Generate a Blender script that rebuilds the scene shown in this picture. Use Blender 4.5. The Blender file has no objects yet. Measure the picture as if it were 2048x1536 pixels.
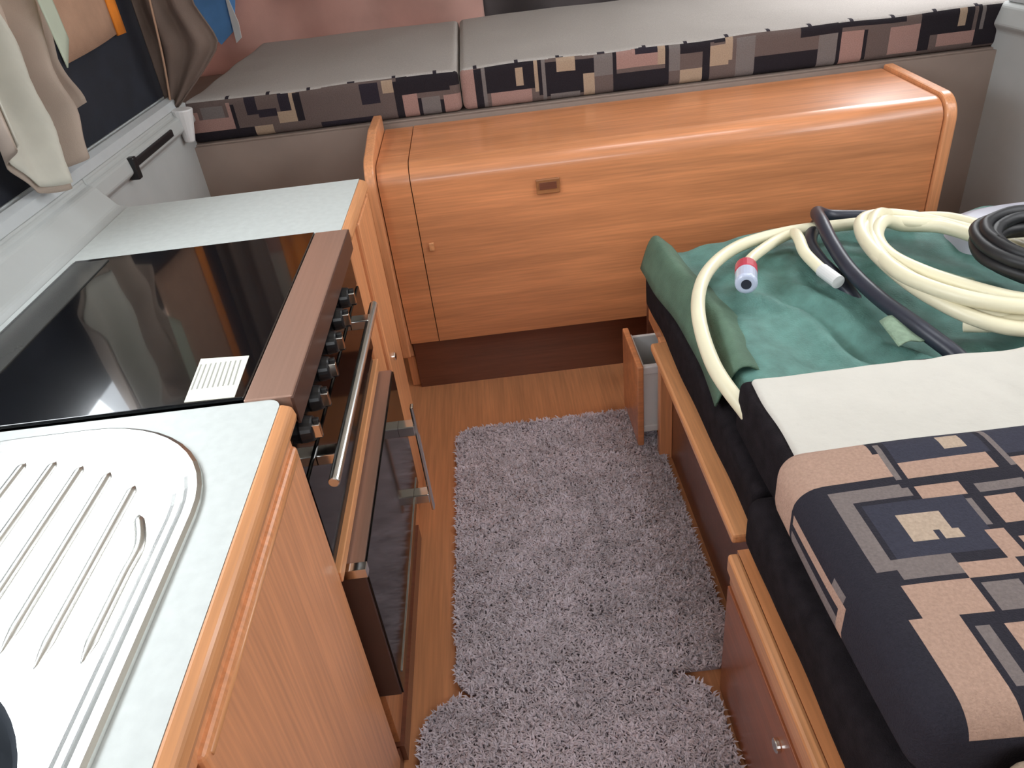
import bpy, bmesh, math, random
import numpy as np
from mathutils import Vector, Matrix, noise

random.seed(7)
SC = bpy.context.scene
COL = SC.collection

# ------------------------------------------------------------------ camera
cd = bpy.data.cameras.new('camera')
cam = bpy.data.objects.new('camera', cd)
COL.objects.link(cam)
R = [[0.992849, -0.119139, -0.007517], [-0.059092, -0.545211, 0.836213], [-0.103724, -0.82979, -0.548353]]
M = Matrix([[R[i][0], -R[i][1], -R[i][2]] for i in range(3)]).to_4x4()
M.translation = (0, 0, 1.44)
cam.matrix_world = M
cd.sensor_width = 36
cd.lens = 36 * 1500 / 2048
cd.clip_start = 0.05
SC.camera = cam

# ------------------------------------------------------------------ world, daylight, exposure
w = bpy.data.worlds.new('world')
SC.world = w
w.use_nodes = True
bg = w.node_tree.nodes['Background']
bg.inputs[0].default_value = (0.86, 0.93, 1.0, 1)
bg.inputs[1].default_value = 4.2

def area(name, loc, target, sx, sy, power, col=(1, 1, 1)):
    l = bpy.data.lights.new(name, 'AREA')
    l.shape = 'RECTANGLE'
    l.size, l.size_y, l.energy, l.color = sx, sy, power, col
    o = bpy.data.objects.new(name, l)
    COL.objects.link(o)
    o.location = loc
    d = Vector(target) - Vector(loc)
    o.rotation_euler = d.to_track_quat('-Z', 'Y').to_euler()
    return o
# daylight through the left window and roof hatch; the other lamps are added fill
area('daylight_left', (-1.20, 1.05, 1.60), (0.3, 1.0, 0.85), 1.7, 0.5, 24, (0.93, 0.97, 1.0))
area('fill_rear', (0.1, -1.45, 1.75), (0.3, 1.2, 0.7), 2.0, 0.6, 12, (1.0, 0.98, 0.95))  # added fill from behind, at an unseen rear opening
area('daylight_hatch', (0.83, 1.65, 2.06), (0.83, 1.65, 0), 0.76, 0.24, 4, (0.97, 0.98, 1.0))  # unseen hatch, sized and placed for the highlight along the chest edge
area('fill_right', (1.95, 0.9, 1.60), (0.3, 1.3, 0.6), 1.5, 0.5, 15, (1.0, 0.98, 0.95))  # added fill for the kitchen fronts, at an unseen right window
area('fill_bed', (1.80, 3.2, 1.6), (0.0, 3.0, 0.9), 0.9, 0.5, 17, (0.96, 0.98, 1.0))  # added fill standing inside the bed tent to brighten it
SC.view_settings.view_transform = 'Standard'
SC.view_settings.look = 'None'
SC.view_settings.gamma = 1
SC.view_settings.use_curve_mapping = False
SC.view_settings.exposure = 0.0

# ------------------------------------------------------------------ materials
def lin(r, g, b):
    f = lambda c: (c / 255 / 12.92) if c / 255 <= 0.04045 else ((c / 255 + 0.055) / 1.055) ** 2.4
    return (f(r), f(g), f(b), 1)

def mat(name, rgb, rough=0.6, metal=0.0, var=0.12, scale=18.0, stretch=(1, 1, 1), bump=0.0, bscale=300.0, spec=0.5, coat=0.0, transl=0.0):
    m = bpy.data.materials.new(name)
    m.use_nodes = True
    nt = m.node_tree
    N, L = nt.nodes, nt.links
    b = N['Principled BSDF']
    b.inputs['Roughness'].default_value = rough
    b.inputs['Metallic'].default_value = metal
    b.inputs['Specular IOR Level'].default_value = spec
    b.inputs['Coat Weight'].default_value = coat
    b.inputs['Coat Roughness'].default_value = 0.15
    tc = N.new('ShaderNodeTexCoord')
    mp = N.new('ShaderNodeMapping')
    mp.inputs['Scale'].default_value = stretch
    L.new(tc.outputs['Object'], mp.inputs['Vector'])
    nz = N.new('ShaderNodeTexNoise')
    nz.inputs['Scale'].default_value = scale
    nz.inputs['Detail'].default_value = 5
    L.new(mp.outputs[0], nz.inputs['Vector'])
    rp = N.new('ShaderNodeValToRGB')
    c = lin(*rgb)
    rp.color_ramp.elements[0].position = 0.3
    rp.color_ramp.elements[1].position = 0.7
    rp.color_ramp.elements[0].color = tuple(x * (1 - var) for x in c[:3]) + (1,)
    rp.color_ramp.elements[1].color = tuple(min(1, x * (1 + var)) for x in c[:3]) + (1,)
    L.new(nz.outputs['Fac'], rp.inputs[0])
    L.new(rp.outputs[0], b.inputs['Base Color'])
    if bump:
        n2 = N.new('ShaderNodeTexNoise')
        n2.inputs['Scale'].default_value = bscale
        n2.inputs['Detail'].default_value = 3
        L.new(mp.outputs[0], n2.inputs['Vector'])
        bp = N.new('ShaderNodeBump')
        bp.inputs['Strength'].default_value = bump
        bp.inputs['Distance'].default_value = 0.004
        L.new(n2.outputs['Fac'], bp.inputs['Height'])
        L.new(bp.outputs[0], b.inputs['Normal'])
    if transl:
        t = N.new('ShaderNodeBsdfTranslucent')
        L.new(rp.outputs[0], t.inputs['Color'])
        mx = N.new('ShaderNodeMixShader')
        mx.inputs[0].default_value = transl
        L.new(b.outputs[0], mx.inputs[1])
        L.new(t.outputs[0], mx.inputs[2])
        L.new(mx.outputs[0], N['Material Output'].inputs['Surface'])
    return m

def wood(name, rgb, axis, var=0.16, rough=0.36, coat=0.4):
    st = [26, 26, 26]
    st[axis] = 1.1
    m = mat(name, rgb, rough, 0, var, 1.0, st, 0.0, coat=coat)
    nt = m.node_tree
    N, L = nt.nodes, nt.links
    b = N['Principled BSDF']
    mp = [n for n in N if n.type == 'MAPPING'][0]
    rp = [n for n in N if n.type == 'VALTORGB'][0]
    n3 = N.new('ShaderNodeTexNoise')
    n3.inputs['Scale'].default_value = 5.5
    n3.inputs['Detail'].default_value = 2
    L.new(mp.outputs[0], n3.inputs['Vector'])
    r2 = N.new('ShaderNodeMapRange')
    r2.inputs[1].default_value = 0.3
    r2.inputs[2].default_value = 0.7
    r2.inputs[3].default_value = 0.86
    r2.inputs[4].default_value = 1.1
    L.new(n3.outputs['Fac'], r2.inputs[0])
    mx = N.new('ShaderNodeMix')
    mx.data_type = 'RGBA'
    mx.blend_type = 'MULTIPLY'
    mx.inputs[0].default_value = 1
    L.new(rp.outputs[0], mx.inputs[6])
    L.new(r2.outputs[0], mx.inputs[7])
    L.new(mx.outputs[2], b.inputs['Base Color'])
    return m

def colmat(name, rough=0.9, bump=0.5, var=0.25, bscale=450):
    """fabric whose woven colours come from the mesh's colour attribute"""
    m = mat(name, (128, 128, 128), rough, 0, 0.0, 20, bump=bump, bscale=bscale, spec=0.2)
    nt = m.node_tree
    N, L = nt.nodes, nt.links
    at = N.new('ShaderNodeAttribute')
    at.attribute_name = 'weave'
    nz = N.new('ShaderNodeTexNoise')
    nz.inputs['Scale'].default_value = 260
    mr = N.new('ShaderNodeMapRange')
    mr.inputs[3].default_value = 1 - var
    mr.inputs[4].default_value = 1 + var
    tc = [n for n in N if n.type == 'TEX_COORD'][0]
    L.new(tc.outputs['Object'], nz.inputs['Vector'])
    L.new(nz.outputs['Fac'], mr.inputs[0])
    mx = N.new('ShaderNodeMix')
    mx.data_type = 'RGBA'
    mx.blend_type = 'MULTIPLY'
    mx.inputs[0].default_value = 1
    L.new(at.outputs['Color'], mx.inputs[6])
    L.new(mr.outputs[0], mx.inputs[7])
    L.new(mx.outputs[2], N['Principled BSDF'].inputs['Base Color'])
    return m

WX = wood('beech_laminate_long', (204, 134, 89), 0)
WY = wood('beech_laminate_deep', (200, 132, 86), 1)
WZ = wood('beech_laminate_upright', (220, 150, 103), 2, var=0.08)
WE = wood('beech_edging', (214, 150, 102), 1, var=0.08)
WD = wood('dark_wood', (108, 62, 44), 0)
FLO = wood('floor_vinyl', (200, 136, 92), 1, var=0.12, rough=0.45)
LAM = mat('pale_laminate', (188, 193, 191), 0.45, var=0.05, scale=60)
WALLG = mat('grey_wall_board', (174, 177, 176), 0.55, var=0.04, scale=8)
WALLB = mat('grey_brown_board', (140, 123, 113), 0.7, var=0.06, scale=8)
RAIL = mat('pale_rail', (186, 190, 192), 0.4, var=0.04)
NAVY = mat('navy_canvas', (27, 31, 42), 0.85, var=0.25, scale=12, bump=0.3, bscale=600)
CANV = mat('brown_canvas', (126, 108, 98), 0.9, var=0.15, scale=6, bump=0.3, bscale=500, transl=0.3)
PINK = mat('pink_brown_canvas', (184, 150, 140), 0.9, var=0.12, scale=4, bump=0.3, bscale=500, transl=0.3)
DGREY = mat('dark_grey_canvas', (78, 70, 70), 0.9, var=0.15, scale=6, bump=0.3, transl=0.2)
ROOF = mat('roof_canvas', (206, 200, 190), 0.9, var=0.06, scale=6, transl=0.28)
CURT = mat('beige_curtain', (188, 170, 156), 0.9, var=0.06, scale=10, bump=0.3, bscale=700, transl=0.25)
LIT_LINING = mat('lit_curtain_lining', (214, 222, 205), 0.9, var=0.05, scale=10, transl=0.4)
ORANGE = mat('orange_webbing', (222, 128, 32), 0.8, var=0.1, bump=0.3)
TAN = mat('tan_canvas', (176, 140, 116), 0.85, var=0.08, bump=0.3)
BLUE = mat('blue_canvas', (126, 186, 246), 0.7, var=0.15, scale=8, transl=0.4)
BLKGLASS = mat('black_glass', (9, 10, 13), 0.04, var=0.1, spec=0.5, coat=0.6)
BLKFRONT = mat('black_front_glass', (8, 8, 9), 0.09, var=0.1, spec=0.28)
BLK = mat('black_plastic', (22, 22, 25), 0.35, var=0.1)
BRONZE = mat('bronze_trim', (168, 134, 118), 0.34, metal=0.5, var=0.05, stretch=(1, 0.02, 1), scale=200)
DBRONZE = mat('dark_bronze', (78, 54, 46), 0.4, metal=0.1, var=0.05)
BOWL_SHADE = mat('dark_bowl_shade', (60, 64, 70), 0.3, var=0.05)  # shade inside the steel bowl is put into this dark grey
STEEL = mat('stainless_steel', (214, 214, 210), 0.27, metal=1.0, var=0.03, stretch=(1, 0.03, 1), scale=150)
CHROME = mat('chrome', (222, 220, 216), 0.14, metal=1.0, var=0.02)
BLKFAB = mat('black_cushion_fabric', (33, 29, 32), 0.95, var=0.3, scale=40, bump=0.6, bscale=500, spec=0.1)
CREAM = mat('cream_cushion_lining', (202, 198, 190), 0.9, var=0.03, scale=14, bump=0.5, bscale=60, spec=0.2)
GREEN = mat('green_woven_fabric', (88, 128, 120), 0.62, var=0.2, scale=26, bump=0.5, bscale=260, spec=0.4)
GREEND = mat('dark_green_fabric', (82, 108, 90), 0.8, var=0.15, scale=26, bump=0.5, bscale=260)
GREENL = mat('pale_green_webbing', (128, 150, 128), 0.8, var=0.15, scale=60, bump=0.5, bscale=260)
HOSE = mat('cream_hose_plastic', (226, 219, 190), 0.38, var=0.05, scale=9)
NHOSE = mat('navy_hose_plastic', (40, 43, 56), 0.4, var=0.12)
BCABLE = mat('black_rubber', (26, 26, 29), 0.5, var=0.15)
WHITE = mat('white_plastic', (214, 214, 214), 0.4, var=0.03)
CLEAR = mat('milky_plastic', (186, 194, 216), 0.2, var=0.04)
RED = mat('red_plastic', (188, 62, 82), 0.35, var=0.05)
TUB = mat('pale_grey_plastic', (190, 190, 202), 0.35, var=0.03)
PAPER = mat('sticker_paper', (222, 222, 206), 0.7, var=0.03)
INK = mat('sticker_print', (150, 150, 142), 0.8, var=0.05)
PATT = colmat('patterned_cushion_fabric')
PILE = colmat('grey_rug_pile', bump=0.0, var=0.1)
RUGB = mat('rug_backing', (150, 140, 146), 0.95, var=0.15, scale=40)

PANE = bpy.data.materials.new('clear_vinyl')
PANE.use_nodes = True
_n, _l = PANE.node_tree.nodes, PANE.node_tree.links
_t = _n.new('ShaderNodeBsdfTransparent')
_g = _n.new('ShaderNodeBsdfGlossy')
_g.inputs['Roughness'].default_value = 0.1
_m = _n.new('ShaderNodeMixShader')
_m.inputs[0].default_value = 0.06
_l.new(_t.outputs[0], _m.inputs[1]); _l.new(_g.outputs[0], _m.inputs[2])
_l.new(_m.outputs[0], _n['Material Output'].inputs['Surface'])

# ------------------------------------------------------------------ mesh helpers (all in world metres)
def obj(name, bm, m, parent=None, smooth=False, bevel=0.0, seg=2, kind=None):
    off = Vector((0, 0, 0))
    p = parent
    while p is not None:
        off += p.location
        p = p.parent
    bmesh.ops.recalc_face_normals(bm, faces=bm.faces)
    if parent is None:
        lo = [min(v.co[i] for v in bm.verts) for i in range(3)]
        hi = [max(v.co[i] for v in bm.verts) for i in range(3)]
        loc = Vector(((lo[0] + hi[0]) / 2, (lo[1] + hi[1]) / 2, lo[2]))
        off = loc
    else:
        loc = Vector((0, 0, 0))
    bmesh.ops.translate(bm, verts=bm.verts, vec=-off)
    me = bpy.data.meshes.new(name)
    bm.to_mesh(me)
    bm.free()
    me.materials.append(m)
    if smooth:
        me.polygons.foreach_set('use_smooth', [True] * len(me.polygons))
    o = bpy.data.objects.new(name, me)
    COL.objects.link(o)
    o.location = loc
    if parent is not None:
        o.parent = parent
    if bevel:
        md = o.modifiers.new('bevel', 'BEVEL')
        md.width = bevel
        md.segments = seg
        md.limit_method = 'ANGLE'
        md.harden_normals = False
    if kind:
        o['kind'] = kind
    return o

def thing(name, label, cat, loc, group=None):
    o = bpy.data.objects.new(name, None)
    o.empty_display_size = 0.05
    COL.objects.link(o)
    o.location = loc
    tag(o, label, cat, group)
    return o

def tag(o, label, cat, group=None):
    o['label'] = label
    o['category'] = cat
    if group:
        o['group'] = group
    return o

def box(x0, x1, y0, y1, z0, z1, bm=None):
    bm = bm or bmesh.new()
    r = bmesh.ops.create_cube(bm, size=1)
    for v in r['verts']:
        v.co = Vector(((x0 + x1) / 2 + v.co.x * (x1 - x0), (y0 + y1) / 2 + v.co.y * (y1 - y0), (z0 + z1) / 2 + v.co.z * (z1 - z0)))
    return bm

def extrude(poly, a, b, axis, bm=None):
    """prism: poly in the two axes other than `axis`, from a to b along axis"""
    bm = bm or bmesh.new()
    def pt(p, t):
        return {0: (t, p[0], p[1]), 1: (p[0], t, p[1]), 2: (p[0], p[1], t)}[axis]
    lo = [bm.verts.new(pt(p, a)) for p in poly]
    hi = [bm.verts.new(pt(p, b)) for p in poly]
    n = len(poly)
    bm.faces.new(lo)
    bm.faces.new(hi[::-1])
    for i in range(n):
        bm.faces.new((lo[i], lo[(i + 1) % n], hi[(i + 1) % n], hi[i]))
    return bm

def cyl(p, q, r, seg=20, r2=None, bm=None):
    bm = bm or bmesh.new()
    p, q = Vector(p), Vector(q)
    d = q - p
    mt = Matrix.Translation((p + q) / 2) @ d.to_track_quat('Z', 'Y').to_matrix().to_4x4()
    bmesh.ops.create_cone(bm, cap_ends=True, segments=seg, radius1=r, radius2=r if r2 is None else r2, depth=d.length, matrix=mt)
    return bm

def crom(pts, n=8, closed=False):
    P = [Vector(p) for p in pts]
    out = []
    m = len(P)
    rng = range(m) if closed else range(m - 1)
    g = (lambda i: P[i % m]) if closed else (lambda i: P[max(0, min(m - 1, i))])
    for i in rng:
        a, b, c, d = g(i - 1), g(i), g(i + 1), g(i + 2)
        for k in range(n):
            t = k / n
            out.append(0.5 * ((2 * b) + (c - a) * t + (2 * a - 5 * b + 4 * c - d) * t * t + (3 * b - a - 3 * c + d) * t ** 3))
    if not closed:
        out.append(P[-1])
    return out

def tube(pts, r, seg=12, closed=False, bm=None, flat=1.0):
    bm = bm or bmesh.new()
    n = len(pts)
    rings = []
    up = Vector((0, 0, 1))
    for i, p in enumerate(pts):
        a = pts[(i - 1) % n] if closed or i > 0 else p
        b = pts[(i + 1) % n] if closed or i < n - 1 else p
        t = (b - a)
        t = t.normalized() if t.length > 1e-7 else Vector((1, 0, 0))
        s = t.cross(up)
        if s.length < 0.05:
            s = t.cross(Vector((1, 0, 0)))
        s.normalize()
        u = s.cross(t).normalized()
        rr = r(i / (n - 1)) if callable(r) else r
        rings.append([bm.verts.new(p + s * math.cos(2 * math.pi * k / seg) * rr + u * math.sin(2 * math.pi * k / seg) * rr * flat) for k in range(seg)])
    for i in range(n if closed else n - 1):
        A, B = rings[i], rings[(i + 1) % n]
        for k in range(seg):
            bm.faces.new((A[k], A[(k + 1) % seg], B[(k + 1) % seg], B[k]))
    if not closed:
        bm.faces.new(rings[0][::-1])
        bm.faces.new(rings[-1])
    return bm

def rbox(x0, x1, y0, y1, z0, z1, r, step, bm=None, rn=4, disp=None):
    """rounded box on a regular grid (soft cushions, pads)"""
    lo = (x0, y0, z0)
    hi = (x1, y1, z1)
    ax = []
    for i in range(3):
        a, b = lo[i], hi[i]
        rr = min(r, (b - a) / 2 - 1e-4)
        n = max(1, int(round((b - a - 2 * rr) / step)))
        v = [a + rr * (1 - math.cos(math.pi / 2 * k / rn)) * 1.0 for k in range(rn)]
        v = [a + rr * math.tan(math.pi / 4 * k / rn) for k in range(rn)]
        v += [a + rr + (b - a - 2 * rr) * k / n for k in range(n)]
        v += [b - rr * math.tan(math.pi / 4 * k / rn) for k in range(rn, -1, -1)]
        ax.append(v)
    bm = bm or bmesh.new()
    made = {}
    def V(i, j, k):
        key = (i, j, k)
        if key not in made:
            p = Vector((ax[0][i], ax[1][j], ax[2][k]))
            q = Vector([min(max(p[t], lo[t] + min(r, (hi[t] - lo[t]) / 2 - 1e-4)), hi[t] - min(r, (hi[t] - lo[t]) / 2 - 1e-4)) for t in range(3)])
            d = p - q
            if d.length > 1e-9:
                p = q + d.normalized() * r
            if disp:
                p = p + disp(p)
            made[key] = bm.verts.new(p)
        return made[key]
    nx, ny, nz = (len(a) - 1 for a in ax)
    def f(*vs):
        try:
            bm.faces.new(vs)
        except ValueError:
            pass
    for i in range(nx):
        for j in range(ny):
            for k in (0, nz):
                f(V(i, j, k), V(i + 1, j, k), V(i + 1, j + 1, k), V(i, j + 1, k))
    for i in range(nx):
        for k in range(nz):
            for j in (0, ny):
                f(V(i, j, k), V(i + 1, j, k), V(i + 1, j, k + 1), V(i, j, k + 1))
    for j in range(ny):
        for k in range(nz):
            for i in (0, nx):
                f(V(i, j, k), V(i, j + 1, k), V(i, j + 1, k + 1), V(i, j, k + 1))
    return bm

def paint(o, fn):
    """write the woven pattern, one colour per face, in world coordinates"""
    off = Vector((0, 0, 0))
    p = o
    while p is not None:
        off += p.location
        p = p.parent
    me = o.data
    at = me.color_attributes.new('weave', 'FLOAT_COLOR', 'CORNER')
    buf = np.zeros((len(me.loops), 4), dtype=np.float32)
    for pl in me.polygons:
        buf[list(pl.loop_indices)] = fn(pl.center + off, pl.normal)
    at.data.foreach_set('color', buf.ravel())

def grid(f, nu, nv, bm=None):
    bm = bm or bmesh.new()
    vs = [[bm.verts.new(f(i / nu, j / nv)) for j in range(nv + 1)] for i in range(nu + 1)]
    for i in range(nu):
        for j in range(nv):
            bm.faces.new((vs[i][j], vs[i + 1][j], vs[i + 1][j + 1], vs[i][j + 1]))
    return bm

def solid(o, t):
    md = o.modifiers.new('thickness', 'SOLIDIFY')
    md.thickness = t
    md.offset = 0
    return o

def cloth(name, f, nu, nv, m, parent=None, t=0.003):
    return solid(obj(name, grid(f, nu, nv), m, parent, smooth=True), t)

def nz3(x, y, z, s=1.0):
    return noise.noise(Vector((x * s, y * s, z * s)))

# ------------------------------------------------------------------ the setting
obj('floor', box(-1.06, 1.80, -1.6, 2.66, -0.03, 0.0), FLO, kind='structure')
# rigid left wall: a moulded section with a ledge and a top rail
prof = [(-0.985, 0.0), (-0.985, 0.80), (-0.90, 0.862), (-0.90, 0.885), (-0.925, 0.892), (-0.965, 0.945), (-0.985, 0.950), (-0.985, 0.965), (-1.05, 0.965), (-1.06, 0.0)]
obj('wall_left', extrude(prof, -1.6, 1.85, 1), WALLG, kind='structure', bevel=0.006)
prof2 = [(-0.99, 0.0), (-0.99, 0.885), (-0.965, 0.905), (-0.97, 0.945), (-0.985, 0.950), (-0.985, 0.965), (-1.05, 0.965), (-1.06, 0.0)]
obj('wall_left', extrude(prof2, 1.85, 2.66, 1), WALLG, kind='structure', bevel=0.006)
obj('trim_1', extrude([(-0.988, 0.965), (-0.992, 0.988), (-1.012, 0.996), (-1.012, 0.985), (-1.03, 0.985), (-1.03, 0.996), (-1.055, 0.99), (-1.055, 0.965)], -1.6, 2.64, 1), RAIL, kind='structure')
prof3 = [(1.73, 0.0), (1.73, 0.88), (1.715, 0.90), (1.73, 0.955), (1.745, 0.965), (1.80, 0.965), (1.80, 0.0)]
obj('wall_right', extrude(prof3, -1.6, 2.66, 1), WALLG, kind='structure', bevel=0.006)
obj('trim_2', box(1.742, 1.80, -1.6, 2.64, 0.965, 0.995), RAIL, kind='structure', bevel=0.004)
obj('wall_far', box(-0.99, 1.73, 2.62, 2.66, 0.0, 0.822), WALLB, kind='structure')
obj('wall_near', box(-1.06, 1.80, -1.64, -1.60, 0.0, 1.30), WALLG, kind='structure')
# canvas above the rigid body, with window openings
def pierced(x0, x1, ya, yb, za, zb, wy0, wy1, wz0, wz1):
    bm = box(x0, x1, ya, yb, za, wz0)
    box(x0, x1, ya, yb, wz1, zb, bm)
    box(x0, x1, ya, wy0, wz0, wz1, bm)
    box(x0, x1, wy1, yb, wz0, wz1, bm)
    return bm
obj('wall_left', pierced(-1.05, -1.04, -1.6, 2.64, 0.985, 2.08, 0.0, 2.16, 1.30, 1.86), NAVY, kind='structure')
obj('wall_right', pierced(1.765, 1.775, -1.6, 2.64, 0.99, 2.08, 0.1, 1.9, 1.30, 1.86), CANV, kind='structure')
obj('window_1', box(-1.047, -1.043, 0.0, 2.16, 1.30, 1.86), PANE, kind='structure')
obj('window_2', box(1.768, 1.772, 0.1, 1.9, 1.30, 1.86), PANE, kind='structure')
bm = box(-1.05, 1.78, -1.62, -1.61, 1.30, 1.38)
box(-1.05, 1.78, -1.62, -1.61, 2.0, 2.08, bm); box(-1.05, -0.9, -1.62, -1.61, 1.38, 2.0, bm); box(1.1, 1.78, -1.62, -1.61, 1.38, 2.0, bm)
obj('wall_near', bm, CANV, kind='structure')
# roof with a hatch
bm = box(-1.05, 0.42, -1.62, 2.66, 2.08, 2.09)
box(1.25, 1.78, -1.62, 2.66, 2.08, 2.09, bm); box(0.42, 1.25, -1.62, 1.50, 2.08, 2.09, bm); box(0.42, 1.25, 1.80, 2.66, 2.08, 2.09, bm)
obj('ceiling', bm, ROOF, kind='structure')
# bed tent beyond the end wall
def tentwall(x0, x1):
    def f(u, v):
        x = x0 + (x1 - x0) * u
        return Vector((x, 4.00 + 0.020 * math.sin(13 * x + 2 * v) + 0.05 * nz3(x, v * 1.2, 0, 4), 0.80 + 1.2 * v))
    return f
cl = cloth('wall_far', tentwall(-1.62, 0.06), 60, 20, PINK); cl['kind'] = 'structure'
cl = cloth('wall_far', tentwall(0.05, 1.95), 60, 20, DGREY); cl['kind'] = 'structure'
obj('wall_right', box(1.94, 1.95, 2.66, 4.05, 0.8, 2.0), CANV, kind='structure')
obj('wall_left', box(-1.62, -1.61, 2.66, 4.05, 0.8, 2.0), CANV, kind='structure')
obj('wall_left', box(-1.62, -1.045, 2.655, 2.662, 0.8, 2.08), CANV, kind='structure')
obj('ceiling', extrude([(2.62, 2.08), (4.05, 1.9), (4.05, 1.91), (2.62, 2.09)], -1.62, 1.95, 0), ROOF, kind='structure')
obj('trim_3', box(-1.62, 1.95, 2.64, 4.05, 0.79, 0.826), WALLB, kind='structure')

# ------------------------------------------------------------------ chest under the bed
t = thing('bed_end_chest', 'long low beech chest with rounded front edge in front of the patterned bed', 'chest', (0.5, 2.42, 0.0))
def chestprof(d=0.0, bottom=0.20):
    y0, zt, r = 2.195 - d, 0.80 + d, 0.062 + d
    p = [(y0 + 0.012, bottom), (y0 + 0.003, bottom + 0.15), (y0, bottom + 0.30)]
    for k in range(21):
        a = math.pi / 2 * k / 20
        p.append((y0 + r - r * math.cos(a), zt - r + r * math.sin(a)))
    return p + [(2.60, zt + 0.012)]
def shell(prof, th, a, b):
    inner = [(y + th * 0.9, z - th) if i > 2 else (y + th, z) for i, (y, z) in enumerate(prof)]
    return extrude(prof + inner[::-1], a, b, 0)
obj('lid_panel', shell(chestprof(), 0.02, -0.243, 1.335), WX, t, smooth=False)
obj('fixed_panel', shell(chestprof(-0.001), 0.02, -0.34, -0.246), WX, t)
pr = chestprof(0.012, 0.17)
obj('end_panel', extrude([(2.60, 0.0), (2.26, 0.0), (2.26, 0.12)] + pr[0:-1] + [(2.60, 0.826)], 1.338, 1.372, 0), WZ, t, bevel=0.006)
pl = chestprof(0.03, 0.0)
obj('end_panel', extrude([(2.60, 0.0), (2.26, 0.0), (2.26, 0.12)] + [(y, max(z, 0.17)) for y, z in pl[0:-1]] + [(2.42, 0.86), (2.60, 0.86)], -0.372, -0.343, 0), WZ, t, bevel=0.008)
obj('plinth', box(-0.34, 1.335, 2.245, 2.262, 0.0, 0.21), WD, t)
lt = obj('latch', box(0.125, 0.196, 2.186, 2.197, 0.668, 0.714), wood('latch_brown', (150, 98, 60), 0), t, bevel=0.003)
obj('thumb_slot', box(0.135, 0.186, 2.183, 2.187, 0.684, 0.704), WD, lt)
obj('peg', box(-0.222, -0.206, 2.188, 2.197, 0.53, 0.556), WE, t, bevel=0.002)

# ------------------------------------------------------------------ patterned bed mattress
KC, PC, GC, BC, NC = lin(36, 31, 36), lin(152, 120, 112), lin(112, 104, 102), lin(160, 138, 118), lin(44, 38, 46)
CODE = {'K': KC, 'P': PC, 'G': GC, 'B': BC, 'N': NC}
BASE = lin(98, 84, 80)
BAND = [('P', -1.0, -0.952, 0.868, 0.926), ('G', -0.939, -0.864, 0.902, 0.943), ('P', -0.952, -0.85, 0.871, 0.897), ('P', -0.855, -0.838, 0.87, 0.949), ('K', -1.011, -0.784, 0.822, 0.861), ('K', -0.84, -0.825, 0.86, 0.943), ('N', -0.788, -0.749, 0.908, 0.957), ('N', -0.755, -0.69, 0.898, 0.918), ('N', -0.677, -0.638, 0.908, 0.957), ('B', -0.636, -0.622, 0.9, 0.958), ('B', -0.694, -0.625, 0.869, 0.902), ('K', -0.624, -0.607, 0.864, 0.951), ('B', -0.778, -0.712, 0.8, 0.86), ('N', -0.55, -0.354, 0.818, 0.856), ('N', -0.401, -0.339, 0.899, 0.953), ('B', -0.334, -0.296, 0.926, 0.955), ('K', -0.292, -0.272, 0.82, 0.95), ('K', -0.281, -0.104, 0.912, 0.961), ('P', -0.273, -0.216, 0.824, 0.908), ('K', -0.215, -0.205, 0.802, 0.888), ('G', -0.205, -0.143, 0.802, 0.888), ('K', -0.143, -0.128, 0.798, 0.875), ('P', -0.127, -0.107, 0.796, 0.889), ('K', -0.134, -0.063, 0.921, 0.962), ('P', -0.068, -0.022, 0.826, 0.975), ('P', -0.125, -0.019, 0.828, 0.883), ('K', -0.021, -0.001, 0.817, 0.955), ('G', -0.002, 0.013, 0.82, 0.962), ('K', 0.018, 0.175, 0.882, 0.964), ('B', 0.109, 0.14, 0.887, 0.94), ('P', 0.029, 0.167, 0.826, 0.872), ('B', 0.178, 0.191, 0.867, 0.962), ('K', 0.191, 0.202, 0.857, 0.961), ('G', 0.2, 0.214, 0.826, 0.959), ('K', 0.215, 0.378, 0.85, 0.949), ('B', 0.257, 0.314, 0.918, 0.967), ('B', 0.339, 0.372, 0.83, 0.905), ('G', 0.227, 0.326, 0.817, 0.851), ('G', 0.384, 0.437, 0.895, 0.953), ('K', 0.436, 0.451, 0.815, 0.969), ('P', 0.455, 0.512, 0.908, 0.973), ('P', 0.512, 0.609, 0.903, 0.936), ('N', 0.517, 0.591, 0.945, 0.969), ('B', 0.596, 0.613, 0.902, 0.967), ('K', 0.451, 0.614, 0.83, 0.894), ('K', 0.616, 0.629, 0.837, 0.965), ('G', 0.629, 0.664, 0.876, 0.963), ('K', 0.664, 0.749, 0.935, 0.956), ('B', 0.672, 0.749, 0.809, 0.882), ('K', 0.747, 0.76, 0.834, 0.951), ('B', 0.76, 0.83, 0.881, 0.936), ('B', 0.82, 0.836, 0.887, 0.98), ('K', 0.732, 0.821, 0.952, 0.972), ('K', 0.75, 0.761, 0.835, 0.955), ('K', 0.836, 0.847, 0.886, 0.974), ('G', 0.849, 0.916, 0.831, 0.955), ('K', 0.914, 1.138, 0.829, 0.895), ('K', 1.063, 1.196, 0.931, 0.966), ('G', 1.134, 1.199, 0.833, 0.928), ('K', 1.194, 1.206, 0.824, 0.958), ('K', 1.197, 1.415, 0.945, 0.969), ('P', 1.209, 1.274, 0.814, 0.934), ('K', 1.274, 1.286, 0.84, 0.925), ('K', 1.362, 1.372, 0.83, 0.91), ('P', 1.372, 1.475, 0.848, 0.923), ('K', 1.473, 1.508, 0.845, 0.964), ('K', 1.5, 1.646, 0.895, 0.969), ('P', 1.529, 1.659, 0.854, 0.889), ('B', 1.595, 1.622, 0.911, 0.96), ('K', 1.651, 1.795, 0.843, 0.962), ('G', 1.665, 1.682, 0.889, 0.967)]
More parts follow.
